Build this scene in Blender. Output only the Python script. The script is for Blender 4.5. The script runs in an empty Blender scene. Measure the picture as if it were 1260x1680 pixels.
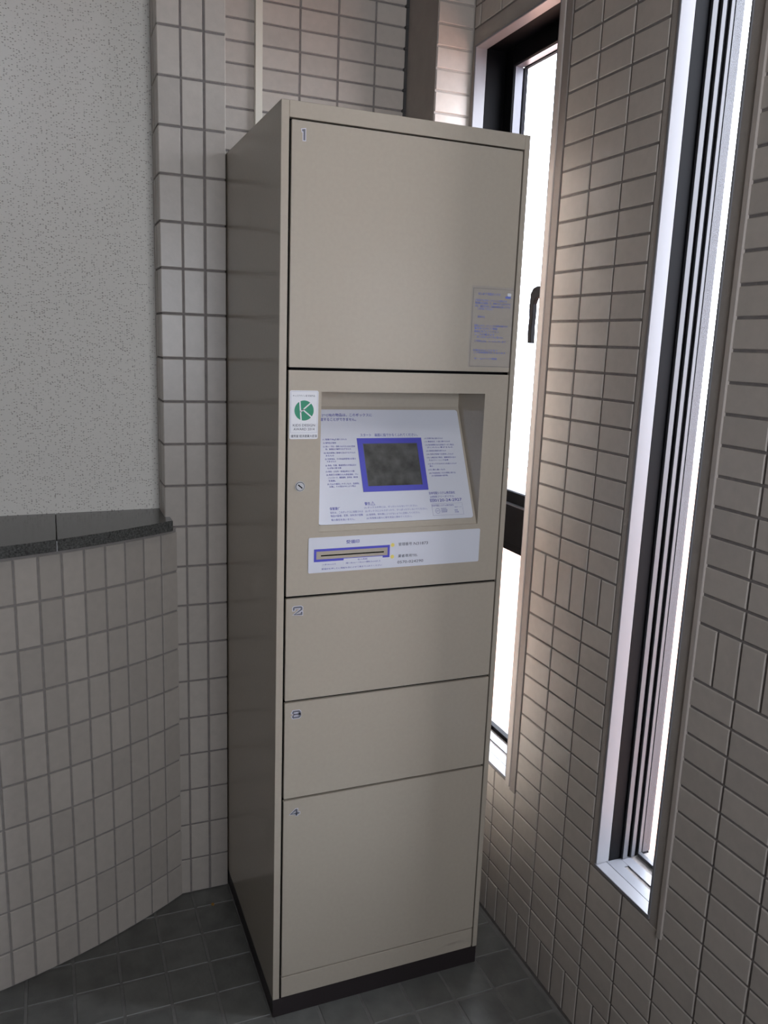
import bpy, bmesh, math, random
from mathutils import Vector, Matrix

random.seed(7)
SC = bpy.context.scene
COL = SC.collection

# ------------------------------------------------------------------ camera
F_PX = 1342.16
CAM_R = ((0.92731, 0.37185, 0.04262), (-0.37257, 0.90614, 0.20024), (0.03584, -0.20157, 0.97882))
CAM_C = Vector((-0.391, -1.4868, 1.4503))
cam_data = bpy.data.cameras.new('camera')
cam_data.sensor_fit = 'VERTICAL'
cam_data.sensor_height = 36.0
cam_data.lens = F_PX / 1680.0 * 36.0
cam_data.clip_start = 0.02
cam = bpy.data.objects.new('camera', cam_data)
COL.objects.link(cam)
Rm = Matrix(CAM_R)
right, fwd, up = Rm.col[0].copy(), Rm.col[1].copy(), Rm.col[2].copy()
cam.matrix_world = Matrix.Translation(CAM_C) @ Matrix((right, up, -fwd)).transposed().to_4x4()
SC.camera = cam

# ------------------------------------------------------------------ sky, light, exposure
SKY = 18.0
world = bpy.data.worlds.new('overcast_sky')
SC.world = world
world.use_nodes = True
bg = world.node_tree.nodes['Background']
bg.inputs['Color'].default_value = (0.85, 0.90, 1.0, 1)
bg.inputs['Strength'].default_value = SKY


def area(name, loc, direction, sx, sy, power=0.0, portal=False, colour=(1, 1, 1)):
    d = bpy.data.lights.new(name, 'AREA')
    d.shape = 'RECTANGLE'
    d.size, d.size_y = sx, sy
    d.energy = power
    d.color = colour
    o = bpy.data.objects.new(name, d)
    COL.objects.link(o)
    o.location = loc
    o.rotation_euler = Vector(direction).to_track_quat('-Z', 'Z').to_euler()
    if portal:
        d.cycles.is_portal = True
    return o


area('window_portal', (0.746, 0.275, 1.29), (-1, 0, 0), 0.38, 1.76, portal=True)
area('window_portal', (0.746, -0.352, 1.43), (-1, 0, 0), 0.17, 2.04, portal=True)
REAR_OPENING = (-0.50, 0.35, 1.25, 1.85)          # unseen opening added in the rear wall, sized to light the locker front: x0, x1, z0, z1
REAR = -2.4
area('rear_opening_portal', ((REAR_OPENING[0] + REAR_OPENING[1]) / 2, REAR - 0.1, (REAR_OPENING[2] + REAR_OPENING[3]) / 2), (0, 1, 0),
     REAR_OPENING[1] - REAR_OPENING[0], REAR_OPENING[3] - REAR_OPENING[2], portal=True)

area('overhead_fill', (0.0, -1.35, 2.70), (0, 0.9, -1), 0.6, 0.5, power=4.0, colour=(1.0, 0.97, 0.92))  # weak fill light added overhead, not a known fixture

SC.view_settings.view_transform = 'Standard'
SC.view_settings.look = 'None'
SC.view_settings.gamma = 1.0
SC.view_settings.use_curve_mapping = False
SC.view_settings.exposure = 0.0


# ------------------------------------------------------------------ materials
def mat(name, colour, rough=0.5, metal=0.0, spec=0.5, bump=0.0, bscale=200.0, vary=0.0, mottle=0.0, mscale=30.0,
        coat=0.0, emit=None):
    m = bpy.data.materials.new(name)
    m.use_nodes = True
    nt = m.node_tree
    p = nt.nodes['Principled BSDF']
    p.inputs['Base Color'].default_value = (*colour, 1)
    p.inputs['Roughness'].default_value = rough
    p.inputs['Metallic'].default_value = metal
    p.inputs['Specular IOR Level'].default_value = spec
    p.inputs['Coat Weight'].default_value = coat
    tc = nt.nodes.new('ShaderNodeTexCoord')
    last = None
    if mottle > 0:
        n = nt.nodes.new('ShaderNodeTexNoise')
        n.inputs['Scale'].default_value = mscale
        n.inputs['Detail'].default_value = 6
        g = nt.nodes.new('ShaderNodeNewGeometry')
        nt.links.new(g.outputs['Position'], n.inputs['Vector'])
        mr = nt.nodes.new('ShaderNodeMapRange')
        mr.inputs['From Min'].default_value = 0.25
        mr.inputs['From Max'].default_value = 0.75
        mr.inputs['To Min'].default_value = 1 - mottle
        mr.inputs['To Max'].default_value = 1 + mottle
        nt.links.new(n.outputs['Fac'], mr.inputs['Value'])
        last = mr.outputs['Result']
    if vary > 0:
        oi = nt.nodes.new('ShaderNodeObjectInfo')
        g2 = nt.nodes.new('ShaderNodeNewGeometry')
        ad = nt.nodes.new('ShaderNodeMath'); ad.operation = 'ADD'
        nt.links.new(oi.outputs['Random'], ad.inputs[0])
        nt.links.new(g2.outputs['Random Per Island'], ad.inputs[1])
        fr = nt.nodes.new('ShaderNodeMath'); fr.operation = 'FRACT'
        nt.links.new(ad.outputs[0], fr.inputs[0])
        mr2 = nt.nodes.new('ShaderNodeMapRange')
        mr2.inputs['To Min'].default_value = 1 - vary
        mr2.inputs['To Max'].default_value = 1 + vary
        nt.links.new(fr.outputs[0], mr2.inputs['Value'])
        if last is None:
            last = mr2.outputs['Result']
        else:
            mu = nt.nodes.new('ShaderNodeMath'); mu.operation = 'MULTIPLY'
            nt.links.new(last, mu.inputs[0]); nt.links.new(mr2.outputs['Result'], mu.inputs[1])
            last = mu.outputs[0]
    if last is not None:
        vm = nt.nodes.new('ShaderNodeVectorMath'); vm.operation = 'SCALE'
        vm.inputs[0].default_value = colour
        nt.links.new(last, vm.inputs['Scale'])
        nt.links.new(vm.outputs[0], p.inputs['Base Color'])
    if bump > 0:
        n3 = nt.nodes.new('ShaderNodeTexNoise')
        n3.inputs['Scale'].default_value = bscale
        n3.inputs['Detail'].default_value = 3
        g3 = nt.nodes.new('ShaderNodeNewGeometry')
        nt.links.new(g3.outputs['Position'], n3.inputs['Vector'])
        b = nt.nodes.new('ShaderNodeBump')
        b.inputs['Strength'].default_value = bump
        b.inputs['Distance'].default_value = 0.002
        nt.links.new(n3.outputs['Fac'], b.inputs['Height'])
        nt.links.new(b.outputs[0], p.inputs['Normal'])
    return m


TILE = mat('glazed_beige_tile', (0.435, 0.39, 0.345), 0.34, bump=0.10, bscale=140, vary=0.07, mottle=0.05, mscale=60)
GROUT = mat('grey_grout', (0.205, 0.183, 0.172), 0.9, bump=0.5, bscale=300, mottle=0.15, mscale=80)
GROUT2 = mat('pale_grey_grout', (0.255, 0.232, 0.215), 0.9, bump=0.5, bscale=300, mottle=0.12, mscale=60)
MORTAR = mat('beige_mortar', (0.33, 0.295, 0.265), 0.8, bump=0.3, bscale=250, mottle=0.06)
FTILE = mat('dark_floor_tile', (0.12, 0.12, 0.11), 0.38, bump=0.35, bscale=90, vary=0.14, mottle=0.22, mscale=22)
FGROUT = mat('pale_floor_grout', (0.15, 0.145, 0.135), 0.9, bump=0.4, bscale=300, mottle=0.2, mscale=25)
PAINT = mat('beige_powder_coat', (0.435, 0.382, 0.312), 0.20, bump=0.03, bscale=900, mottle=0.025, mscale=120)
PAINTB = mat('beige_powder_coat_edge', (0.44, 0.39, 0.335), 0.30)
PLINTH = mat('dark_plinth', (0.022, 0.016, 0.017), 0.45, bump=0.1)
BLACK = mat('black_rubber_and_gap_shade', (0.003, 0.003, 0.0035), 0.8, spec=0.1)  # rubber, and also the shade in the locker's gaps put into colour
GRANITE = mat('dark_granite', (0.085, 0.085, 0.08), 0.16, mottle=0.75, mscale=260, vary=0.1)
CASING = mat('white_window_casing', (0.19, 0.187, 0.20), 0.35)
DARKFRAME = mat('dark_bronze_aluminium', (0.0025, 0.0025, 0.0032), 0.6, spec=0.08)
RIB = mat('grey_aluminium_rib', (0.075, 0.075, 0.082), 0.4, spec=0.3)
SILLM = mat('pale_grey_sill', (0.16, 0.16, 0.175), 0.35)
BEAD = mat('pale_glazing_bead', (0.085, 0.085, 0.105), 0.4)
SEAL = mat('speckled_glazing_seal', (0.014, 0.015, 0.021), 0.45, mottle=0.9, mscale=350, bump=0.8, bscale=700)
DUCT = mat('ivory_plastic', (0.66, 0.62, 0.53), 0.4)
WHITEPL = mat('white_plastic_sheet', (0.66, 0.67, 0.73), 0.32)
BLUE = mat('blue_print', (0.085, 0.085, 0.50), 0.4)
BLUETXT = mat('blue_lettering', (0.06, 0.06, 0.36), 0.5)
GREYTXT = mat('dark_grey_lettering', (0.04, 0.04, 0.07), 0.5)
GREEN = mat('green_print', (0.02, 0.24, 0.13), 0.4)
WHITE = mat('white_print', (0.72, 0.72, 0.74), 0.4)
YELLOW = mat('yellow_dot', (0.80, 0.66, 0.16), 0.5)
SCREEN = mat('dark_touch_screen', (0.085, 0.085, 0.08), 0.16, mottle=0.5, mscale=45)
SCREENF = mat('grey_screen_frame', (0.10, 0.105, 0.11), 0.3)
CHROME = mat('chrome', (0.72, 0.72, 0.74), 0.2, metal=0.35)
NUMIN = mat('grey_number_print', (0.14, 0.14, 0.165), 0.5)
NUMOUT = mat('pale_number_outline', (0.60, 0.60, 0.68), 0.5)
PALEBLUE = mat('pale_blue_lettering', (0.15, 0.20, 0.60), 0.5)
HANDLE = mat('black_handle', (0.008, 0.007, 0.008), 0.55, spec=0.12)
OUTG = mat('terracotta_paving', (0.42, 0.22, 0.15), 0.8, mottle=0.15, mscale=8)
SEALANT = mat('dark_sealant', (0.05, 0.047, 0.045), 0.7, bump=0.6, bscale=120)
CEIL = mat('ceiling_paint', (0.24, 0.23, 0.22), 0.9)
LINE = mat('thin_grey_line', (0.25, 0.25, 0.42), 0.5)
ORANGE = mat('dried_leaf', (0.30, 0.16, 0.03), 0.7)


def plaster():
    m = mat('speckled_plaster', (0.73, 0.70, 0.645), 0.85)
    nt = m.node_tree
    p = nt.nodes['Principled BSDF']
    g = nt.nodes.new('ShaderNodeNewGeometry')
    mp = nt.nodes.new('ShaderNodeMapping')
    mp.inputs['Scale'].default_value = (190, 190, 400)
    nt.links.new(g.outputs['Position'], mp.inputs['Vector'])
    v = nt.nodes.new('ShaderNodeTexVoronoi')
    v.inputs['Scale'].default_value = 1.0
    nt.links.new(mp.outputs[0], v.inputs['Vector'])
    # only some cells carry a pit
    sep = nt.nodes.new('ShaderNodeSeparateColor')
    nt.links.new(v.outputs['Color'], sep.inputs[0])
    gt = nt.nodes.new('ShaderNodeMath'); gt.operation = 'GREATER_THAN'; gt.inputs[1].default_value = 0.62
    nt.links.new(sep.outputs[0], gt.inputs[0])
    mr = nt.nodes.new('ShaderNodeMapRange')
    mr.inputs['From Min'].default_value = 0.20
    mr.inputs['From Max'].default_value = 0.42
    mr.inputs['To Min'].default_value = 1.0
    mr.inputs['To Max'].default_value = 0.0
    nt.links.new(v.outputs['Distance'], mr.inputs['Value'])
    mu = nt.nodes.new('ShaderNodeMath'); mu.operation = 'MULTIPLY'
    nt.links.new(mr.outputs[0], mu.inputs[0]); nt.links.new(gt.outputs[0], mu.inputs[1])
    mx = nt.nodes.new('ShaderNodeMix'); mx.data_type = 'RGBA'
    mx.inputs['A'].default_value = (0.73, 0.70, 0.645, 1)
    mx.inputs['B'].default_value = (0.28, 0.24, 0.21, 1)
    nt.links.new(mu.outputs[0], mx.inputs['Factor'])
    nt.links.new(mx.outputs['Result'], p.inputs['Base Color'])
    b = nt.nodes.new('ShaderNodeBump'); b.inputs['Strength'].default_value = 0.5
    b.inputs['Distance'].default_value = 0.001; b.invert = True
    nt.links.new(mu.outputs[0], b.inputs['Height'])
    nt.links.new(b.outputs[0], p.inputs['Normal'])
    return m


def glass(name, tint, fac=0.10):
    m = bpy.data.materials.new(name); m.use_nodes = True
    nt = m.node_tree
    nt.nodes.remove(nt.nodes['Principled BSDF'])
    out = nt.nodes['Material Output']
    t = nt.nodes.new('ShaderNodeBsdfTransparent'); t.inputs[0].default_value = (*tint, 1)
    g = nt.nodes.new('ShaderNodeBsdfGlossy'); g.inputs['Roughness'].default_value = 0.02
    lw = nt.nodes.new('ShaderNodeLayerWeight'); lw.inputs['Blend'].default_value = 0.5
    pw = nt.nodes.new('ShaderNodeMath'); pw.operation = 'POWER'; pw.inputs[1].default_value = 5.0
    nt.links.new(lw.outputs['Facing'], pw.inputs[0])
    fr = nt.nodes.new('ShaderNodeMath'); fr.operation = 'MULTIPLY_ADD'; fr.inputs[1].default_value = 0.6; fr.inputs[2].default_value = 0.03
    nt.links.new(pw.outputs[0], fr.inputs[0])
    mx = nt.nodes.new('ShaderNodeMixShader')
    nt.links.new(fr.outputs[0], mx.inputs[0])
    nt.links.new(t.outputs[0], mx.inputs[1]); nt.links.new(g.outputs[0], mx.inputs[2])
    nt.links.new(mx.outputs[0], out.inputs[0])
    return m


def film(name, colour, alpha):
    m = mat(name, colour, 0.25)
    m.node_tree.nodes['Principled BSDF'].inputs['Alpha'].default_value = alpha
    return m


PLASTER = plaster()
GLASS = glass('clear_window_glass', (0.96, 0.97, 0.98))
FILM = film('clear_sticker_film', (0.50, 0.52, 0.62), 0.06)


# ------------------------------------------------------------------ builders
def link(name, me, m, parent=None, kind=None, label=None):
    o = bpy.data.objects.new(name, me)
    COL.objects.link(o)
    if m is not None and not me.materials:
        me.materials.append(m)
    if parent: o.parent = parent
    if kind: o['kind'] = kind
    if label: o['label'] = label
    return o


class MB:
    def __init__(s): s.v, s.f = [], []

    def box(s, x0, x1, y0, y1, z0, z1):
        b = len(s.v)
        s.v += [(x, y, z) for z in (z0, z1) for y in (y0, y1) for x in (x0, x1)]
        s.f += [tuple(b + i for i in q) for q in ((0, 2, 3, 1), (4, 5, 7, 6), (0, 1, 5, 4), (2, 6, 7, 3), (0, 4, 6, 2), (1, 3, 7, 5))]
        return s

    def prism(s, pts, fn0, fn1):
        b = len(s.v); n = len(pts)
        s.v += [tuple(fn0(p)) for p in pts] + [tuple(fn1(p)) for p in pts]
        s.f += [tuple(b + i for i in range(n))[::-1], tuple(b + n + i for i in range(n))]
        s.f += [(b + i, b + (i + 1) % n, b + n + (i + 1) % n, b + n + i) for i in range(n)]
        return s

    def face(s, *pts):
        b = len(s.v); s.v += [tuple(p) for p in pts]; s.f.append(tuple(range(b, b + len(pts)))); return s

    def mesh(s, name):
        me = bpy.data.meshes.new(name); me.from_pydata(s.v, [], s.f); me.update()
        return me

    def obj(s, name, m, parent=None, kind=None, label=None, fix=True, bevel=0.0, seg=1):
        me = s.mesh(name)
        bm = bmesh.new(); bm.from_mesh(me)
        if fix: bmesh.ops.recalc_face_normals(bm, faces=bm.faces)
        if bevel > 0:
            bmesh.ops.bevel(bm, geom=list(bm.edges), offset=bevel, segments=seg, affect='EDGES', clamp_overlap=True)
        bm.to_mesh(me); bm.free()
        return link(name, me, m, parent, kind, label)


def thing(name, label, cat, loc=(0, 0, 0), group=None):
    o = bpy.data.objects.new(name, None); COL.objects.link(o)
    o.location = loc; o['label'] = label; o['category'] = cat
    o.empty_display_size = 0.1
    if group: o['group'] = group
    return o


def box_obj(name, m, x0, x1, y0, y1, z0, z1, parent=None, bevel=0.0, seg=1, kind=None, label=None):
    return MB().box(x0, x1, y0, y1, z0, z1).obj(name, m, parent, kind, label, bevel=bevel, seg=seg)


# tiles: one shared mesh for each size; local x = width, y = height, z = out of the wall
TM = {}


def tile_mesh(w, h, t=0.006, b=0.0012, m=TILE):
    k = (round(w, 4), round(h, 4), m.name)
    if k not in TM:
        x, y = w / 2, h / 2
        v = [(-x, -y, -0.001), (x, -y, -0.001), (x, y, -0.001), (-x, y, -0.001),
             (-x, -y, t - b), (x, -y, t - b), (x, y, t - b), (-x, y, t - b),
             (-x + b, -y + b, t), (x - b, -y + b, t), (x - b, y - b, t), (-x + b, y - b, t)]
        f = [(8, 9, 10, 11)]
        for i in range(4):
            j = (i + 1) % 4
            f += [(i, j, 4 + j, 4 + i), (4 + i, 4 + j, 8 + j, 8 + i)]
        me = bpy.data.meshes.new('tile'); me.from_pydata(v, [], f); me.materials.append(m); me.update()
        TM[k] = me
    return TM[k]


def pix_size(p, n, w, h):
    """how large a tile shows in the frame (0 when outside it or facing away)"""
    d = Rm.transposed() @ (p - CAM_C)
    if d.y < 0.05: return 0
    u, v = 630 + F_PX * d.x / d.y, 840 - F_PX * d.z / d.y
    if not (-60 < u < 1320 and -60 < v < 1740): return 0
    vd = (p - CAM_C).normalized()
    c = -vd.dot(n)
    if c <= 0: return 0
    return w * h * c / (d.y * d.y)


def lay(parent, tiles, m=TILE, limit=290, minpix=1e-9, gap=None):
    """tiles: (centre, U, V, N, w, h). The largest in the picture become parts, the rest one stuff mesh"""
    sc = []
    for t in tiles:
        sc.append((pix_size(t[0], t[3], t[4], t[5]) if (gap is None or gap(t[0])) else 0, t))
    sc.sort(key=lambda a: -a[0])
    rest = MB(); nrest = 0; k = 0
    for s, (c, U, V, N, w, h) in sc:
        jit = Matrix.Rotation(random.uniform(-.003, .003), 3, 'X') @ Matrix.Rotation(random.uniform(-.003, .003), 3, 'Y')
        M = (Matrix((U, V, N)).transposed() @ jit).to_4x4()
        M.translation = c + N * random.uniform(-0.00025, 0.00025)
        me = tile_mesh(w, h, m=m)
        if s > minpix and k < limit:
            o = bpy.data.objects.new('tile', me); COL.objects.link(o); o.parent = parent; o.matrix_world = M
            k += 1
        else:
            b = len(rest.v)
            rest.v += [tuple(M @ x.co) for x in me.vertices]
            rest.f += [tuple(b + i for i in q.vertices) for q in me.polygons]
            nrest += 1
    if nrest:
        rest.obj('tile_field', m, parent, kind='stuff', fix=False)


def cols_rows(edges_u, edges_v, make, joint=0.005, skip=None):
    out = []
    for a, b in zip(edges_u[:-1], edges_u[1:]):
        a, b = min(a, b), max(a, b)
        for c, d in zip(edges_v[:-1], edges_v[1:]):
            w, h = b - a - joint, d - c - joint
            if w < 0.008 or h < 0.008: continue
            if skip and skip(a, b, c, d): continue
            out.append(make((a + b) / 2, (c + d) / 2, w, h))
    return out


def fr_(a, b, s):
    n = int(round((b - a) / s)); return [a + i * s for i in range(n + 1)]


X, Y, Z = Vector((1, 0, 0)), Vector((0, 1, 0)), Vector((0, 0, 1))
XR = 0.606          # face of the right wall
TH = 2.75           # ceiling height
T0 = 0.0025         # how far the grout sits back from the tile face
BASE = 0.006 - 0.0  # tile thickness: tile local z=0 lies BASE behind the face

# ------------------------------------------------------------------ setting: floor
floor = box_obj('floor', FGROUT, -3.2, 0.9, REAR - 0.2, 0.9, -0.12, -T0 + 0.001, kind='structure')
ft = []
fx = [0.6015 - 0.1 * i for i in range(15)][::-1]
fy = [0.61 - 0.1 * i for i in range(16)][::-1]
for (a, b) in zip(fx[:-1], fx[1:]):
    for (c, d) in zip(fy[:-1], fy[1:]):
        if a > -0.02 and b < 0.52 and c > 0.05: continue
        ft.append((Vector(((a + b) / 2, (c + d) / 2, -0.006)), X, Y, Z, 0.0935, 0.0935))
lay(floor, ft, m=FTILE, limit=290)

# ceiling, unseen side walls
box_obj('ceiling', CEIL, -3.2, 0.9, REAR - 0.2, 0.9, TH, TH + 0.1, kind='structure')
box_obj('wall_far_left', CEIL, -3.2, -3.05, REAR, 0.9, 0, TH, kind='structure')
w = MB()
w.box(-3.05, REAR_OPENING[0], REAR - 0.1, REAR, 0, TH).box(REAR_OPENING[1], XR + 0.003, REAR - 0.1, REAR, 0, TH)
w.box(REAR_OPENING[0], REAR_OPENING[1], REAR - 0.1, REAR, REAR_OPENING[3], TH).box(REAR_OPENING[0], REAR_OPENING[1], REAR - 0.1, REAR, 0, REAR_OPENING[2])
w.obj('wall_rear', CEIL, kind='structure')

# ------------------------------------------------------------------ right wall with the two slit windows
W1 = (0.090, 0.465, 0.417, 2.170)
W2 = (-0.437, -0.268, 0.417, 2.45)
xo = 0.742
GX = XR + T0
wall_r = MB()
for y0, y1, z0, z1 in [(REAR - .1, 0.80, -0.12, W1[2]), (REAR - .1, W2[0], W1[2], TH), (W2[1], W1[0], W1[2], TH), (W1[1], 0.80, W1[2], TH),
                       (W2[0], W2[1], W2[3], TH), (W1[0], W1[1], W1[3], TH)]:
    wall_r.box(GX, xo, y0, y1, z0, z1)
wall_right = wall_r.obj('wall_right', GROUT, kind='structure')
# smooth mortar bands around the openings, flush with the tiles
mo = MB()
xm = XR + 0.0006
mo.box(xm, GX + .02, W2[1], -0.2525, 0.4115, TH)
mo.box(xm, GX + .02, -0.461, W2[0], 0.400, TH)
mo.box(xm, GX + .02, W2[0], W2[1], 0.4115, W2[2])
mo.box(xm, GX + .02, 0.0705, W1[0], 0.400, W1[3]); mo.box(xm, GX + .02, W1[0], W1[1], 0.4115, W1[2])
mo.box(xm, GX + .02, W1[1], 0.4755, 0.4115, 2.206); mo.box(xm, GX + .02, 0.0485, W1[1], W1[3], 2.206)
mo.obj('mortar_band', MORTAR, wall_right, label='smooth beige mortar band around the window slits')
yc = [0.477, 0.446, 0.346, 0.246, 0.146, 0.046, -0.0544, -0.1545, -0.2510, -0.357, -0.4645, -0.5665] + [-0.5665 - 0.1015 * i for i in range(1, 9)]
zr = [0.009, 0.109] + [0.109 + 0.05 * i for i in range(1, 17)] + [1.009] + [1.009 + 0.05 * i for i in range(1, 35)]


def right_tile(yc_, zc_, w_, h_): return (Vector((XR + 0.006, yc_, zc_)), -Y, Z, -X, w_, h_)


rt = []
for a, b in zip(yc[:-1], yc[1:]):
    for c, d in zip(zr[:-1], zr[1:]):
        if d > TH: continue
        ym, zm = (a + b) / 2, (c + d) / 2
        if 0.04 < ym < 0.477 and 0.41 < zm < 2.208: continue
        if -0.465 < ym < -0.251 and zm > 0.41: continue
        if d - c > 0.08:      # upright course: two narrow tiles for each wide one
            if abs(a - b) < 0.06:
                rt.append(right_tile(ym, zm, abs(a - b) - .005, .095)); continue
            q = abs(a - b) / 2
            for s in (-1, 1): rt.append(right_tile(ym + s * q / 2, zm, q - .005, .095))
        else:
            rt.append(right_tile(ym, zm, abs(a - b) - 0.005, d - c - 0.005))
lay(wall_right, rt, gap=lambda c: not (c.y > 0.19 and c.z < 1.9))


def window(name, y0, y1, z0, z1):
    """aluminium window set in a slit of the right wall; returns the root that carries the structure mark"""
    m = MB()
    # outer frame (dark), set in the depth of the wall
    for a, b in ((y0, y0 + 0.004), (y1 - 0.004, y1)):
        m.box(0.638, 0.7405, a, b, z0, z1)
    m.box(0.638, 0.7405, y0, y1, z1 - 0.004, z1)
    root = m.obj(name, DARKFRAME, kind='structure')
    c = MB()
    for a, b in ((y0, y0 + 0.006), (y1 - 0.006, y1)):
        c.box(XR - 0.001, 0.636, a, b, z0 + 0.004, z1)
    c.box(XR - 0.001, 0.636, y0, y1, z1 - 0.006, z1)
    c.obj('casing', CASING, root, bevel=0.001)
    s = MB()
    s.box(XR - 0.002, 0.6315, y0, y1, z0 - 0.004, z0 + 0.0035)
    s.obj('sill_trim', CASING, root, bevel=0.0008)
    s = MB()
    s.box(0.6325, 0.7405, y0, y1, z0 - 0.01, z0 - 0.003)
    s.box(0.6325, 0.6565, y0, y1, z0 - 0.004, z0 + 0.003)
    s.box(0.667, 0.690, y0, y1, z0 - 0.004, z0 + 0.003)
    s.box(0.656, 0.6675, y1 - 0.030, y1, z0 - 0.004, z0 + 0.0027)
    s.obj('sill', SILLM, root)
    return root


# window 1: two casement sashes, one above the other, behind the locker
w1 = window('window_1', *W1)
y0, y1, z0, z1 = W1
SW = 0.045


def sash(za, zb, parent):
    f = MB()
    f.box(0.690, 0.716, y0 + .004, y0 + SW, za, zb).box(0.690, 0.716, y1 - SW, y1 - .004, za, zb)
    return f


up_s = MB()
up_s.box(0.690, 0.716, y0 + .004, y0 + SW, 1.062, z1 - .004).box(0.690, 0.716, y1 - SW, y1 - .004, 1.062, z1 - .004)
up_s.box(0.690, 0.716, y0 + SW, y1 - SW, z1 - SW, z1 - .004).box(0.690, 0.716, y0 + SW, y1 - SW, 1.062, 1.092)
up_s.obj('upper_sash', DARKFRAME, w1, bevel=0.0015)
b_ = MB()
b_.box(0.696, 0.7165, y1 - SW - 0.0015, y1 - SW - 0.0002, 1.095, z1 - SW)
b_.box(0.696, 0.7165, y0 + SW, y1 - SW, z1 - SW - 0.0015, z1 - SW - 0.0002)
b_.box(0.696, 0.7165, y0 + SW, y1 - SW, 1.0922, 1.0935)
b_.obj('glazing_bead', BEAD, w1)
gk = MB()
gk.box(0.7205, 0.7300, y1 - SW - 0.003, y1 - SW + 0.01, 1.095, z1 - SW)
gk.box(0.7205, 0.7300, y0 + SW, y1 - SW, z1 - SW - 0.003, z1 - SW + 0.01)
gk.obj('gasket', BLACK, w1)
lo_s = MB()
lo_s.box(0.690, 0.716, y0 + .004, y0 + SW, z0, 0.962).box(0.690, 0.716, y1 - SW, y1 - .004, z0, 0.962)
lo_s.box(0.690, 0.716, y0 + SW, y1 - SW, 0.938, 0.960)
lo_s.box(0.700, 0.716, y0 + SW, y1 - SW, z0, z0 + 0.012)
lo_s.obj('lower_sash', DARKFRAME, w1, bevel=0.001)
box_obj('transom', DARKFRAME, 0.682, 0.720, y0 + .004, y1 - .004, 0.9625, 1.0585, w1, bevel=0.001)
box_obj('transom_trim', RIB, 0.6805, 0.690, y0 + .006, y1 - .006, 1.0590, 1.0615, w1)
box_obj('glass_pane', GLASS, 0.7165, 0.720, y0 + .03, y1 - .03, 1.08, z1 - .03, w1)
box_obj('glass_pane', GLASS, 0.7165, 0.720, y0 + .03, y1 - .03, z0 + .005, 0.95, w1)
# lever handle on the near stile
hd = MB()
hx0, hx1 = 0.655, 0.667
arm = [(0.105, 1.566), (0.105, 1.590), (0.190, 1.592), (0.205, 1.588), (0.214, 1.577), (0.217, 1.54), (0.214, 1.52), (0.216, 1.49), (0.213, 1.463),
       (0.199, 1.463), (0.201, 1.50), (0.199, 1.53), (0.200, 1.552), (0.194, 1.564), (0.182, 1.567)]
hd.prism(arm, lambda p: (hx0, p[0], p[1]), lambda p: (hx1, p[0], p[1]))
hd.box(hx1, 0.690, 0.103, 0.120, 1.562, 1.594)
hd.obj('handle', HANDLE, w1, bevel=0.0012, label='black lever handle on the window frame')

# window 2: fixed narrow light with stepped jambs
w2 = window('window_2', *W2)
y0, y1, z0, z1 = W2
for far in (True, False):
    yy = (lambda d0, d1: (y1 - d1, y1 - d0)) if far else (lambda d0, d1: (y0 + d0, y0 + d1))
    a, b = yy(0.004, 0.010)
    box_obj('jamb_rib', RIB, 0.668, 0.6795, a, b, z0 + .004, z1 - .005, w2, bevel=0.0006)
    box_obj('jamb_rib', RIB, 0.6890, 0.6985, a, b, z0 + .004, z1 - .005, w2, bevel=0.0006)
    a, b = yy(0.004, 0.009)
    box_obj('glazing_bead', RIB, 0.7085, 0.7165, a, b, z0 + .009, z1 - .005, w2, bevel=0.0006)
    box_obj('glazing_seal', SEAL, 0.7185, 0.7375, a, b, z0 + .009, z1 - .005, w2)
box_obj('glazing_bead', RIB, 0.7065, 0.7165, y0 + .009, y1 - .009, z0 + .002, z0 + .010, w2, bevel=0.0006)
box_obj('glass_pane', GLASS, 0.7168, 0.7185, y0 + .002, y1 - .002, z0 + .004, z1 - .004, w2)

# slim metal strips standing along the near edge of each slit
box_obj('trim_1', mat('pale_beige_strip', (0.47, 0.42, 0.385), 0.4), XR - 0.0035, GX + .01, 0.0715, W1[0] - .0005, 0.404, TH, kind='structure', bevel=0.001)
box_obj('trim_2', mat('beige_strip', (0.42, 0.37, 0.33), 0.4), XR - 0.0035, GX + .01, -0.4735, -0.4615, 0.396, TH, kind='structure', bevel=0.0012)
box_obj('trim_3', mat('brown_grey_strip', (0.25, 0.215, 0.195), 0.6), XR - 0.001, GX + .01, 0.0485, 0.0705, 0.398, 2.206, kind='structure')

# ------------------------------------------------------------------ back wall, pilaster, pier
YB, YP = 0.662, 0.477
back = box_obj('wall_back', GROUT, -3.05, 0.62, YB + T0, 0.80, 0, TH, kind='structure')


def front_tile(yf): return lambda x, z, w_, h_: (Vector((x, yf + 0.006, z)), X, Z, -Y, w_, h_)


bu = [0.003, 0.020, 0.120, 0.220, 0.320, 0.420, 0.506]
bz = [1.402 + 0.05 * i for i in range(27)]
lay(back, cols_rows(bu, bz, front_tile(YB)), gap=lambda c: c.z > 1.8)
pil = box_obj('wall_pilaster', MORTAR, 0.508 + 0.001, 0.615, YP + T0, YB + 0.02, 0, TH, kind='structure')
lay(pil, cols_rows([0.508, 0.6060], [1.409 + 0.05 * i for i in range(27)], front_tile(YP)), gap=lambda c: c.z > 1.8)
box_obj('sealant_joint', SEALANT, 0.502, 0.509, YB - 0.004, YB + 0.004, 1.4, TH, pil)
for i in range(26):
    z = 1.402 + 0.05 * i
    box_obj('sealant_lump', SEALANT, 0.4985, 0.509, YB - 0.0065, YB + 0.003, z - .004, z + .004, pil, bevel=0.002)
pier = box_obj('wall_pier', GROUT, -0.150 + T0, -0.0015 - T0, YP + T0, YB + 0.02, 0, TH, kind='structure')
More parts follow.
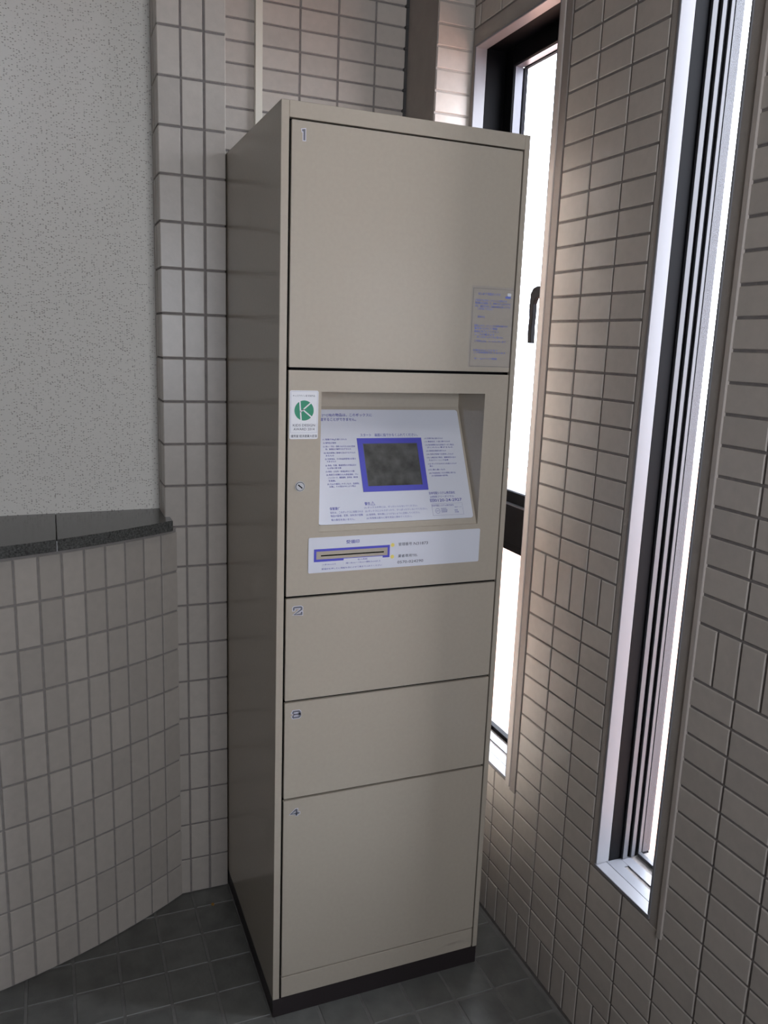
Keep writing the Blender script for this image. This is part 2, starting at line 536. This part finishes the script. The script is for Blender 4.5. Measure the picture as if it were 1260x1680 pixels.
pt = cols_rows([-0.1495, -0.1, -0.05, 0.0005], [0.1 * i for i in range(28)], front_tile(YP), joint=0.0048)
# the two outer columns reach the pier's edges
pt2 = []
for (c, U, V, N, w_, h_) in pt:
    if c.x > -0.03: c = c + X * 0.0; w_ = 0.0448
    if c.x < -0.12: c = Vector((-0.1255, c.y, c.z)); w_ = 0.0475
    pt2.append((c, U, V, N, w_, h_))
for i in range(27):
    for (a, b) in ((YP + .0008, YP + 0.05), (YP + 0.052, YP + 0.1)):
        pt2.append((Vector((-0.150 + 0.006 - 0.0005, (a + b) / 2, 0.1 * i + 0.05)), -Y, Z, -X, b - a - .002, 0.095))
    for (a, b) in ((YP + .0008, YP + 0.05), (YP + 0.052, YP + 0.1), (YP + .102, YP + .15)):
        if i > 13: pt2.append((Vector((-0.0075, (a + b) / 2, 0.1 * i + 0.05)), Y, Z, X, b - a - .002, 0.095))
lay(pier, pt2)

# ivory cable duct on the back wall
duct = thing('cable_duct', 'slim ivory plastic cable duct running up the tiled wall behind the parcel locker', 'cable duct', (0.114, YB, 1.45))
for nm, (xa, xb, ya, yb) in (('duct_base', (-0.0095, 0.0095, -0.006, -0.001)), ('duct_cover', (-0.009, 0.009, -0.012, -0.0061))):
    o = box_obj(nm, DUCT, xa, xb, ya, yb, 0.0, TH - 1.45, duct, bevel=0.0012)

# ------------------------------------------------------------------ speckled wall and curved half wall with its granite ledge
sp = MB()
sx0, sx1 = -3.05, -0.1475
sy = lambda x: 0.585 + (x + 0.15) * 0.052
sp.prism([(sx0, sy(sx0)), (sx1, sy(sx1)), (sx1, 0.70), (sx0, 0.70)], lambda p: (p[0], p[1], 0.9), lambda p: (p[0], p[1], TH))
sp.obj('wall_left', PLASTER, kind='structure')

CX, CY, RC = -0.933, 1.654, 1.430


def arc(r, th): return Vector((CX + r * math.sin(th), CY - r * math.cos(th), 0))


th_r = math.asin((-0.152 - CX) / RC) + 0.02      # where the curve dies into the pier
th_e = math.asin((-0.1210 - CX) / RC)
th_l = -th_e
ZL = 1.0                                          # underside of the ledge
cm = MB()
N_ = 48
rr = RC + T0 * -1
ths = [th_l + (th_e - th_l) * i / N_ for i in range(N_ + 1)]
for i in range(N_):
    a, b = ths[i], ths[i + 1]
    p0, p1, q0, q1 = arc(rr, a), arc(rr, b), arc(rr - 0.1, a), arc(rr - 0.1, b)
    cm.face(p0, p1, p1 + Z * ZL, p0 + Z * ZL)
    cm.face(q1, q0, q0 + Z * ZL, q1 + Z * ZL)
    cm.face(p0 + Z * ZL, p1 + Z * ZL, q1 + Z * ZL, q0 + Z * ZL)
curved = cm.obj('wall_curved', GROUT2, kind='structure')
ct = []
dth = 0.05 / RC
zc = [0.0, 0.09] + [0.09 + 0.1 * i for i in range(1, 10)]
k = 0
th = th_e
while th - dth > th_l + 0.001:
    tm = th - dth / 2
    Nn = (arc(1, tm) - Vector((CX, CY, 0))).normalized()
    U = Z.cross(Nn).normalized()
    for c_, d_ in zip(zc[:-1], zc[1:]):
        P = arc(RC - 0.006, tm); P.z = (c_ + d_) / 2
        ct.append((P, U, Z, Nn, 0.0452, d_ - c_ - 0.005))
    th -= dth
    c_, d_ = 0.99, 1.0
lay(curved, ct)

ledge = thing('granite_ledge', 'dark speckled granite ledge capping the curved tiled half wall', 'ledge', (-0.933, 0.3, ZL))
TL = 0.026


def slab(tha, thb, nm='slab'):
    n = 24; m = MB()
    A = [arc(RC + 0.028, tha + (thb - tha) * i / n) for i in range(n + 1)]
    pts = [(p.x, p.y) for p in A]
    def back_y(x): return sy(x) - 0.0005
    if thb > th_e - 0.02:
        # nose that laps the pier front, then steps back along the pier side
        pts += [(A[-1].x - 0.004, YP - 0.0015), (-0.1515, YP - 0.0015), (-0.1515, back_y(-0.1515))]
    else:
        pts += [(A[-1].x, back_y(A[-1].x))]
    if tha < th_l + 0.02:
        pts += [(A[0].x, back_y(A[0].x))]
    else:
        pts += [(A[0].x, back_y(A[0].x))]
    off = Vector((-0.933, 0.3, ZL))
    m.prism(pts, lambda p: (p[0] - off.x, p[1] - off.y, 0.0005), lambda p: (p[0] - off.x, p[1] - off.y, TL))
    return m.obj(nm, GRANITE, ledge, bevel=0.0012)


th_j = math.asin((-0.392 - CX) / (RC + .028))
th_le = math.asin((-0.1375 - CX) / (RC + .028))
slab(th_j + 0.0006, th_le)
slab(-th_le, th_j - 0.0006)
# pale filled joint in the nosing
pj = arc(RC + 0.0275, th_j)
o = box_obj('joint_filler', mat('pale_filler', (0.4, 0.4, 0.4), 0.7), -0.0008, 0.0008, -0.001, 0.02, 0.001, TL - .003, ledge)
o.location = (pj.x + 0.933, pj.y - 0.3, 0); o.rotation_euler = (0, 0, th_j)

# outside ground seen and felt through the slits
box_obj('ground_outside', OUTG, 0.744, 9.0, -8, 8, -0.3, -0.12, kind='structure')

# ------------------------------------------------------------------ parcel locker
LW, LH, LD = 0.500, 1.858, 0.605
lk = thing('parcel_locker', 'tall beige steel parcel delivery locker with touch screen panel and four numbered doors', 'locker')
gl, gr = 0.0145, 0.4885
FR = (Vector((0, 0, 0)), X, Z, -Y)        # locker front: (x, z, out)
SB = 0.0450
box_obj('plinth', PLINTH, 0.001, 0.499, 0.002, LD, 0.0, SB - .0003, lk)
box_obj('side_panel', PAINT, 0.0, gl, 0.0, LD, SB, LH, lk, bevel=0.0008)
box_obj('side_panel', PAINT, gr, LW, 0.0, LD, SB, LH, lk, bevel=0.0008)
box_obj('top_panel', PAINT, gl + .0002, gr - .0002, 0.0, LD, 1.8305, LH, lk, bevel=0.0006)
box_obj('back_panel', PAINT, gl, gr, LD - .012, LD - .001, SB, 1.830, lk)
box_obj('cavity_shade', BLACK, gl + .0003, gr - .0003, 0.135, 0.140, SB, 1.830, lk)  # black sheet added inside, shade of the hollow cabinet put into colour
g = MB()
for z in (1.3985, 0.9562, 0.7365, 0.5195): g.box(gl + .0003, gr - .0003, 0.010, 0.05, z - .006, z + .006)
g.box(gl + .0003, 0.024, 0.010, 0.04, SB, 1.830).box(0.479, gr - .0003, 0.010, 0.04, SB, 1.830).box(.02, .48, .010, .04, 1.822, 1.8304)
g.box(.02, .48, .010, .04, .092, .104)
g.obj('door_gap_shade', BLACK, lk, fix=False)  # black strips added behind the door gaps to stand for their shade
xa, xb = 0.0190, 0.4853
box_obj('kick_panel', PAINT, xa, xb, 0.0005, 0.016, SB + .001, 0.0956, lk, bevel=0.0007)
doors = []
for z0, z1 in ((1.4015, 1.8272), (0.7392, 0.9534), (0.5222, 0.7340), (0.0987, 0.5170)):
    doors.append(box_obj('door', PAINT, xa, xb, 0.0, 0.0095, z0, z1, lk, bevel=0.0009, seg=2))

# control panel with its sloping recess
cp = MB()
ox0, ox1, oz0, oz1 = 0.083, 0.433, 1.085, 1.357
pz0, pz1 = 0.9588, 1.3961
cp.box(xa, ox0, 0, 0.008, pz0, pz1).box(ox1, xb, 0, 0.008, pz0, pz1)
cp.box(ox0, ox1, 0, 0.008, pz0, oz0).box(ox0, ox1, 0, 0.008, oz1, pz1)
yb_, zb_ = 0.117, 1.3205
cp.face((ox0, 0.004, oz0), (ox1, 0.004, oz0), (ox1, yb_, zb_), (ox0, yb_, zb_))
cp.face((ox0, yb_, zb_), (ox1, yb_, zb_), (ox1, yb_, oz1), (ox0, yb_, oz1))
cp.face((ox0, .008, oz1), (ox1, .008, oz1), (ox1, yb_, oz1), (ox0, yb_, oz1))
cp.face((ox0, .008, 1.0934), (ox0, yb_, zb_), (ox0, yb_, oz1), (ox0, .008, oz1))
cp.face((ox1, .008, 1.0934), (ox1, yb_, zb_), (ox1, yb_, oz1), (ox1, .008, oz1))
panel = cp.obj('control_panel', PAINT, lk, fix=False)

PA = Vector((0, 0.004, 1.085)); PV = Vector((0, 0.43159, 0.90207)); PN = Vector((0, -0.90207, 0.43159))
PL = (PA, X, PV, PN)


def flat(name, pts, frame, h0, h1, m, parent, label=None):
    O, U, V, N = frame
    return MB().prism(pts, lambda p: O + U * p[0] + V * p[1] + N * h0, lambda p: O + U * p[0] + V * p[1] + N * h1).obj(name, m, parent, label=label)


def rrect(x0, x1, y0, y1, r=0.0, n=5):
    if r <= 0: return [(x0, y0), (x1, y0), (x1, y1), (x0, y1)]
    out = []
    for cx, cy, a in ((x1 - r, y0 + r, -90), (x1 - r, y1 - r, 0), (x0 + r, y1 - r, 90), (x0 + r, y0 + r, 180)):
        for i in range(n + 1):
            t = math.radians(a + 90 * i / n); out.append((cx + r * math.cos(t), cy + r * math.sin(t)))
    return out


def ring(name, x0, x1, y0, y1, t, frame, h0, h1, m, parent, tt=None):
    """rectangular outline of width t"""
    O, U, V, N = frame
    b = MB()
    for q in ((x0, x1, y0, y0 + t), (x0, x1, y1 - t, y1), (x0, x0 + t, y0 + t, y1 - t), (x1 - t, x1, y0 + t, y1 - t)):
        b.prism(rrect(*q), lambda p: O + U * p[0] + V * p[1] + N * h0, lambda p: O + U * p[0] + V * p[1] + N * h1)
    return b.obj(name, m, parent)


def circle(cx, cy, r, n=32): return [(cx + r * math.cos(2 * math.pi * i / n), cy + r * math.sin(2 * math.pi * i / n)) for i in range(n)]


def stroke(pts, w, closed=False):
    """mitred ribbon of width w along pts, as quads"""
    n = len(pts); L = []
    for i in range(n):
        p = Vector(pts[i]).to_2d() if False else Vector((pts[i][0], pts[i][1]))
        d0 = d1 = None
        if i > 0 or closed:
            q = pts[i - 1]; d0 = (p - Vector((q[0], q[1]))).normalized()
        if i < n - 1 or closed:
            q = pts[(i + 1) % n]; d1 = (Vector((q[0], q[1])) - p).normalized()
        if d0 is None: d0 = d1
        if d1 is None: d1 = d0
        n0, n1 = Vector((-d0.y, d0.x)), Vector((-d1.y, d1.x))
        mnm = n0 + n1
        mnm = mnm / max(0.45, mnm.length_squared / 2) if mnm.length > 1e-6 else n0
        e0 = p - (d0 * w / 2 if (i == 0 and not closed) else Vector((0, 0)))
        e0 = e0 + (d1 * w / 2 if (i == n - 1 and not closed) else Vector((0, 0)))
        L.append((e0 + mnm * w / 2, e0 - mnm * w / 2))
    qs = []
    for i in range(n if closed else n - 1):
        a, b = L[i], L[(i + 1) % n]
        qs.append([tuple(a[0]), tuple(a[1]), tuple(b[1]), tuple(b[0])])
    return qs


def strokes(name, paths, w, frame, h, m, parent, label=None):
    O, U, V, N = frame
    b = MB()
    for pts in paths:
        for q in stroke(pts, w): b.face(*[O + U * p[0] + V * p[1] + N * h for p in q])
    return b.obj(name, m, parent, fix=False, label=label)


TEXT = []


def text(name, items, frame, h, m, parent, label=None):
    """items: (string, x0, x1, y centre, glyph height[, bold])"""
    if len(items) < 8:
        for it in items: TEXT.append((name, [it], frame, h, m, parent, label))
    else:
        TEXT.append((name, items, frame, h, m, parent, label))


def flush_text():
    tmp = []
    for req in TEXT:
        for it in req[1]:
            cu = bpy.data.curves.new('t', 'FONT'); cu.body = it[0]; cu.size = 1.0
            cu.resolution_u = 2
            cu.offset = (it[5] if len(it) > 5 else 0.0) * 0.8
            o = bpy.data.objects.new('t', cu); COL.objects.link(o); tmp.append((req, it, o))
    bpy.context.view_layer.update()
    dg = bpy.context.evaluated_depsgraph_get()
    done = {}
    for req, it, o in tmp:
        me = bpy.data.meshes.new_from_object(o.evaluated_get(dg))
        vs = [v.co for v in me.vertices]
        if vs:
            x0 = min(v.x for v in vs); x1 = max(v.x for v in vs); y0 = min(v.y for v in vs); y1 = max(v.y for v in vs)
            sx = (it[2] - it[1]) / max(1e-6, x1 - x0)
            cjk = any(ord(c) > 0x2fff for c in it[0])
            lo, hi = (-0.10, 0.80) if cjk else (0.0, 0.70)
            lo, hi = min(lo, y0) if not cjk else lo, max(hi, y1) if not cjk else hi
            sy_ = it[4] / (hi - lo)
            b = done.setdefault(id(req), (req, MB()))[1]
            O, U, V, N = req[2]
            k = len(b.v)
            for v in vs:
                b.v.append(tuple(O + U * (it[1] + (v.x - x0) * sx) + V * (it[3] + (v.y - (lo + hi) / 2) * sy_) + N * req[3]))
            b.f += [tuple(k + i for i in p.vertices) for p in me.polygons]
        bpy.data.meshes.remove(me)
        cu = o.data; bpy.data.objects.remove(o); bpy.data.curves.remove(cu)
    for req, b in done.values():
        o = b.obj(req[0], req[4], req[5], fix=False, label=req[6])
        if len(req[1]) > 7: o['kind'] = 'stuff'


# instruction plate on the slope
plate = flat('instruction_plate', rrect(0.0845, 0.4265, 0.0125, 0.2530, 0.006), PL, 0.0005, 0.0030, WHITEPL, lk, label='white instruction sheet around the touch screen')
H1 = 0.0034
ring('screen_border', 0.1867, 0.3313, 0.0763, 0.1903, 0.0115, PL, 0.0031, 0.0042, BLUE, plate)
flat('touch_screen', rrect(0.1982, 0.3205, 0.0862, 0.1790), PL, 0.0031, 0.0036, SCREEN, plate, label='dark grey glass touch screen')
ring('screen_rim', 0.1975, 0.3208, 0.0857, 0.1792, 0.0022, PL, 0.0031, 0.0041, SCREENF, plate)
T = []
T.append(('下記(1)〜(18)の物品は、このボックスに', 0.0975, 0.2269, 0.2408, 0.0066, 0.012))
T.append(('保管することができません。', 0.1065, 0.1905, 0.2311, 0.0066, 0.012))
T.append(('スタート　画面に指でかるくふれてください。', 0.1955, 0.3242, 0.1970, 0.0064, 0.010))
ls = ['(1) 重量が30kgを超えるもの', '(2) 動物及び植物', '(3) 臭い・汚れ・腐敗のおそれのある危険', '物、破損及び腐敗を生ずるもの', '(4) 他の荷物に損傷を及ぼすおそれの',
      'あるもの', '(5) 生鮮食品、その他温度管理の必要な', 'のあるもの', '(6) 食品、乳類、動植物等の冷凍品及び', 'なま物の要冷蔵', '(7) 現金・小切手・有価証券などの類',
      '(8) 再発行の困難なもの(預金通帳、クレ', 'ジットカード、重要書類、診断書、領収書', '写真類)', '(9) 引火や爆発しやすいもの、危険物(', '火薬)、その他法令により禁止']
lc = [(0.1132, 0.1648, .1885), (0.1135, 0.1410, .1811), (0.1127, 0.1809, .1734), (0.1169, 0.1714, .1677), (0.1127, 0.1800, .1598), (0.1160, 0.1336, .1541),
      (0.1137, 0.1796, .1470), (0.1170, 0.1362, .1418), (0.1129, 0.1787, .1336), (0.1162, 0.1456, .1279), (0.1122, 0.1729, .1207), (0.1126, 0.1803, .1140),
      (0.1159, 0.1787, .1079), (0.1159, 0.1301, .1014), (0.1123, 0.1799, .0946), (0.1157, 0.1722, .0894)]
for s_, (a, b, c) in zip(ls, lc): T.append((s_, a, b, c, 0.0036, 0.004))
rs = ['(10) 犯罪行為に係わるもの', '(11) 集金及び、入金に要するもの', '(12) 有効期限のある品物(クーポン等)及', 'びこれらに準ずるもの', '(13) 液体及び臭気を伴うもの',
      '(14) 住民が受取りを拒否したもの', '(15) 土曜日及び祭日、振替休日に出さ', 'れるクリーニング品等', '(16) ボックスの大きさを超えるもの', '等の', '(17) 壊れ易いもの', '(18) 不在返却用(これらの荷物に類する)',
      '(その他管理者の認可物)']
rc = [(0.3387, 0.3820, .1886), (0.3386, 0.3979, .1816), (0.3388, 0.4064, .1741), (0.3425, 0.4027, .1685), (0.3390, 0.3853, .1609), (0.3388, 0.4016, .1534), (0.3386, 0.4064, .1461),
      (0.3426, 0.3879, .1402), (0.3392, 0.4060, .1323), (0.3419, 0.3495, .1270), (0.3381, 0.3768, .1194), (0.3383, 0.4003, .1119), (0.3432, 0.3811, .1061)]
for s_, (a, b, c) in zip(rs, rc): T.append((s_, a, b, c, 0.0034, 0.004))
T += [('警告', 0.1861, 0.1980, .0515, 0.0064, 0.012),
      ('(1) ボックスの中には、ぜったい入らないでください。', 0.1841, 0.3013, .0436, 0.0042),
      ('(2) ボックスにぶらさがったり、ひっぱったりしないでください。', 0.1849, 0.3221, .0362, 0.0042),
      ('(3) 使用時、扉を顔にぶつけないように注意してください。', 0.1860, 0.3047, .0288, 0.0042),
      ('(4) 利用後は直ちに扉を完全に閉めてください。', 0.1863, 0.2857, .0215, 0.0042),
      ('保管責任', 0.1111, 0.1332, .0441, 0.0058, 0.012),
      ('当社は、このボックスに保管される', 0.1114, 0.1802, .0362, 0.0044),
      ('物品の破損、変質、紛失及び盗難', 0.1113, 0.1793, .0293, 0.0044),
      ('等の責任を負いません。', 0.1116, 0.1613, .0212, 0.0044),
      ('日本宅配システム株式会社', 0.3315, 0.3915, .0685, 0.0056, 0.010),
      ('24時間フリーダイヤル', 0.3325, 0.3879, .0605, 0.0044),
      ('0120-24-2927', 0.3420, 0.4050, .0527, 0.0062, 0.014),
      ('日本宅配システム株式会社', 0.3341, 0.3843, .0415, 0.0040),
      ('ISO', 0.3425, 0.3487, .0300, 0.0020), ('認証取得', 0.3540, 0.3661, .0345, 0.0024), ('品質管理', 0.3540, 0.3680, .0310, 0.0024), ('登録事業', 0.3540, 0.3670, .0275, 0.0024),
      ('情報', 0.3845, 0.3920, .0300, 0.0026), ('保護', 0.3845, 0.3940, .0262, 0.0026), ('電話サービス', 0.3860, 0.4020, .0368, 0.0022)]
text('lettering', T, PL, H1, BLUETXT, plate, label='blue Japanese lettering')
ring('fine_outline', 0.3335, 0.4050, 0.0205, 0.0457, 0.0003, PL, 0.00305, 0.0033, LINE, plate)
# warning triangle, round mark, free dial mark
tri = [(0.1992, 0.0485), (0.2080, 0.0485), (0.2036, 0.0557), (0.1992, 0.0485), (0.2036, 0.0485)]
strokes('warning_mark', [tri, [(0.2036, 0.0512), (0.2036, 0.0535)], [(0.2036, 0.0498), (0.2036, 0.0501)]], 0.0006, PL, H1, BLUETXT, plate)
c12 = circle(0.3456, 0.0300, 0.0052, 18)
strokes('round_mark', [c12 + [c12[0]]], 0.0005, PL, H1, BLUETXT, plate)
fd = []
for cx in (0.3343, 0.3385):
    q = circle(cx, 0.0531, 0.0017, 10); fd.append(q + [q[0]])
fd += [[(0.3318, 0.0500), (0.3410, 0.0500)], [(0.3318, 0.0500), (0.3318, 0.0558), (0.3410, 0.0558), (0.3410, 0.0500)]]
strokes('free_dial_mark', fd, 0.0007, PL, H1, BLUETXT, plate)

# receipt stamp plate
rp = flat('receipt_plate', rrect(0.0625, 0.4400, 1.0030, 1.0745, 0.003), FR, 0.0002, 0.0012, WHITEPL, lk, label='white receipt stamp plate with a slot')
flat('slot_surround', rrect(0.0785, 0.2295, 1.0295, 1.0475), FR, 0.0013, 0.0015, PAINT, rp)
flat('stamp_slot', rrect(0.0880, 0.2215, 1.0362, 1.0388), FR, 0.0016, 0.0018, BLACK, rp, label='black slot')
ring('slot_border', 0.0738, 0.2342, 1.0255, 1.0512, 0.0048, FR, 0.0013, 0.0016, BLUE, rp)
flat('white_tape', rrect(0.1355, 0.2188, 1.0160, 1.0290), FR, 0.0017, 0.0020, WHITEPL, rp)
flat('white_tape', rrect(0.0905, 0.1345, 1.0155, 1.0213), FR, 0.0017, 0.0020, WHITEPL, rp)
text('lettering', [('受領印', 0.1400, 0.1680, 1.0625, 0.0072, 0.014), ('受領印を押したい用紙を白によせて奥まで入れてください', 0.0900, 0.2180, 1.0100, 0.0034, 0.006)], FR, 0.0015, BLUETXT, rp)
text('lettering', [('投入用紙', 0.1650, 0.1860, 1.0255, 0.0034, 0.004), ('縦1.8cm〜10cm×横8.5cm以上', 0.1400, 0.2150, 1.0195, 0.0034, 0.004),
                   ('←横 30mm以内', 0.0925, 0.1190, 1.0192, 0.0026, 0.004)], FR, 0.0022, BLUETXT, rp)
text('lettering', [('管理番号', 0.2530, 0.2830, 1.0510, 0.0066), ('N31873', 0.2870, 0.3190, 1.0508, 0.0060), ('業者専用TEL', 0.2530, 0.2970, 1.0262, 0.0064),
                   ('0570-024290', 0.2520, 0.3100, 1.0135, 0.0058)], FR, 0.0015, GREYTXT, rp, label='dark grey lettering')
for cz in (1.0505, 1.0260):
    flat('yellow_dot', circle(0.2402, cz, 0.0040, 20), FR, 0.0013, 0.0015, YELLOW, rp, label='small yellow dot')

# award sticker
st = flat('award_sticker', rrect(0.0212, 0.0770, 1.2680, 1.3590, 0.0035), FR, 0.0002, 0.0008, WHITE, lk, label='white award sticker with green round emblem')
ring('fine_outline', 0.0232, 0.0750, 1.2800, 1.3570, 0.0003, FR, 0.0008, 0.0010, LINE, st)
flat('emblem', circle(0.0492, 1.3218, 0.0188, 40), FR, 0.00085, 0.0010, GREEN, st, label='green disc crossed by white strokes')
strokes('emblem_stroke', [[(0.0403, 1.3420), (0.0437, 1.3025)], [(0.0428, 1.3195), (0.0648, 1.3385)], [(0.0470, 1.3232), (0.0658, 1.3080)]], 0.0025, FR, 0.0012, WHITE, st, label='white K strokes')
text('lettering', [('キッズデザイン賞 受賞作品', 0.0270, 0.0700, 1.3492, 0.0036), ('KIDS DESIGN', 0.0278, 0.0710, 1.2942, 0.0046), ('AWARD 2014', 0.0290, 0.0700, 1.2868, 0.0046),
                   ('優秀賞 経済産業大臣賞', 0.0240, 0.0755, 1.2735, 0.0050, 0.006)], FR, 0.0011, GREYTXT, st)

# key lock
lc_ = MB()


def disc(m, cx, cz, r, y0, y1, n=28):
    m.prism(circle(cx, cz, r, n), lambda p: (p[0], y0, p[1]), lambda p: (p[0], y1, p[1]))


disc(lc_, 0.0435, 1.1772, 0.0100, 0.0, -0.0016)
disc(lc_, 0.0435, 1.1772, 0.0078, -0.0016, -0.0026)
lock = lc_.obj('key_lock', CHROME, lk, label='round chrome key lock')
cc = MB(); disc(cc, 0.0435, 1.1772, 0.0088, -0.0010, -0.0018); cc.obj('lock_groove', BLACK, lock)
strokes('keyhole', [[(0.0402, 1.1800), (0.0468, 1.1744)]], 0.0024, FR, 0.0028, BLACK, lock)

# clear notice sticker on the top door (its code square is left out)
nt_ = flat('notice_sticker', rrect(0.3890, 0.4850, 1.4105, 1.5690, 0.002), FR, 0.0002, 0.0005, FILM, doors[0], label='clear sticker with rows of small blue print')
nls = [('はじめて宅配ボックス', 0.404, 0.454, 1.5540, .0050), ('ご利用になる方へ スマートで便利です', 0.397, 0.470, 1.5415, .0042), ('暗証番号を登録して、荷物の出し入れができ', 0.398, 0.478, 1.5360, .0042),
       ('ます。操作方法は、画面の案内に従って下さ', 0.398, 0.478, 1.5300, .0042), ('ご利用ください', 0.404, 0.439, 1.5250, .0042), ('登録方法', 0.405, 0.421, 1.5095, .0040),
       ('画面にふれて、メニューから登録を選びます', 0.399, 0.475, 1.4925, .0042), ('番号を入力して確認', 0.399, 0.452, 1.4870, .0042), ('登録を完了してください', 0.399, 0.455, 1.4810, .0042),
       ('メールが届きます', 0.400, 0.446, 1.4750, .0042), ('詳しくはホームページをご覧下さい', 0.406, 0.466, 1.4700, .0042), ('ご不明な点は、コールセンターまで', 0.401, 0.472, 1.4620, .0042),
       ('お問合せはこちらまで', 0.399, 0.455, 1.4440, .0038), ('二十四時間受付しております', 0.400, 0.474, 1.4395, .0038), ('ホームページ検索', 0.402, 0.455, 1.4275, .0040)]
text('notice_lettering', [(a, b, c, d, e, 0.006) for a, b, c, d, e in nls], FR, 0.0008, PALEBLUE, doors[0], label='small pale blue lettering')
flat('picture_mark', rrect(0.4700, 0.4785, 1.5520, 1.5580, 0.002), FR, 0.0006, 0.0009, WHITE, doors[0], label='small white and blue picture mark')
flat('picture_mark', rrect(0.4655, 0.4780, 1.5475, 1.5518, 0.002), FR, 0.0006, 0.0009, PALEBLUE, doors[0])
ring('notice_outline', 0.3925, 0.4852, 1.4120, 1.5645, 0.0004, FR, 0.0006, 0.0008, GREYTXT, doors[0])

# door numbers: grey figures with pale outlines
NUM = [
    (0, (0.0360, 1.7935, 0.0100, 0.0225), [[(0.05, 0.90), (0.70, 0.93), (0.72, 0.0)]]),
    (1, (0.0315, 0.9175, 0.0225, 0.0210), [[(0.0, 0.70), (0.0, 0.92), (0.12, 1.0), (0.88, 1.0), (1.0, 0.9), (1.0, 0.68), (0.06, 0.0), (1.0, 0.0), (1.0, 0.22)]]),
    (2, (0.0325, 0.6985, 0.0215, 0.0195), [[(0.02, 0.82), (0.10, 1.0), (0.85, 1.0), (0.97, 0.88), (0.97, 0.12), (0.85, 0.0), (0.10, 0.0), (0.02, 0.16)], [(0.25, 0.52), (0.95, 0.52)]]),
    (3, (0.0310, 0.4795, 0.0240, 0.0180), [[(0.74, 0.0), (0.74, 1.0), (0.62, 1.0), (0.02, 0.28), (1.0, 0.28)]]),
]
for di, (nx, nz, nw, nh), paths in NUM:
    P_ = [[(nx + 0.0032 + a * (nw - 0.0064), nz + 0.0032 + b * (nh - 0.0064)) for a, b in q] for q in paths]
    strokes('number_outline', P_, 0.0064, FR, 0.0003, NUMOUT, doors[di], label='pale outline of the door number')
    strokes('number', P_, 0.0036, FR, 0.0005, NUMIN, doors[di], label='grey door number')

text('maker_plate', [('日本宅配システム', 0.4230, 0.4640, 0.0690, 0.0060)], FR, 0.0001, mat('worn_maker_print', (0.33, 0.29, 0.25), 0.4), lk, label='faint maker lettering on the kick panel')
flush_text()

# a scrap of dry leaf on the floor by the pier
lf = MB()
lf.prism([(0, -.006), (.004, -.002), (.0045, .003), (.001, .007), (-.003, .004), (-.004, -.001)], lambda p: (p[0], p[1], 0), lambda p: (p[0] * .9, p[1] * .9, .0012))
o = lf.obj('leaf_scrap', ORANGE)
o.location = (-0.055, 0.41, 0.0005)
o['label'] = 'tiny orange scrap of dry leaf on the dark floor tiles by the pier'; o['category'] = 'leaf scrap'
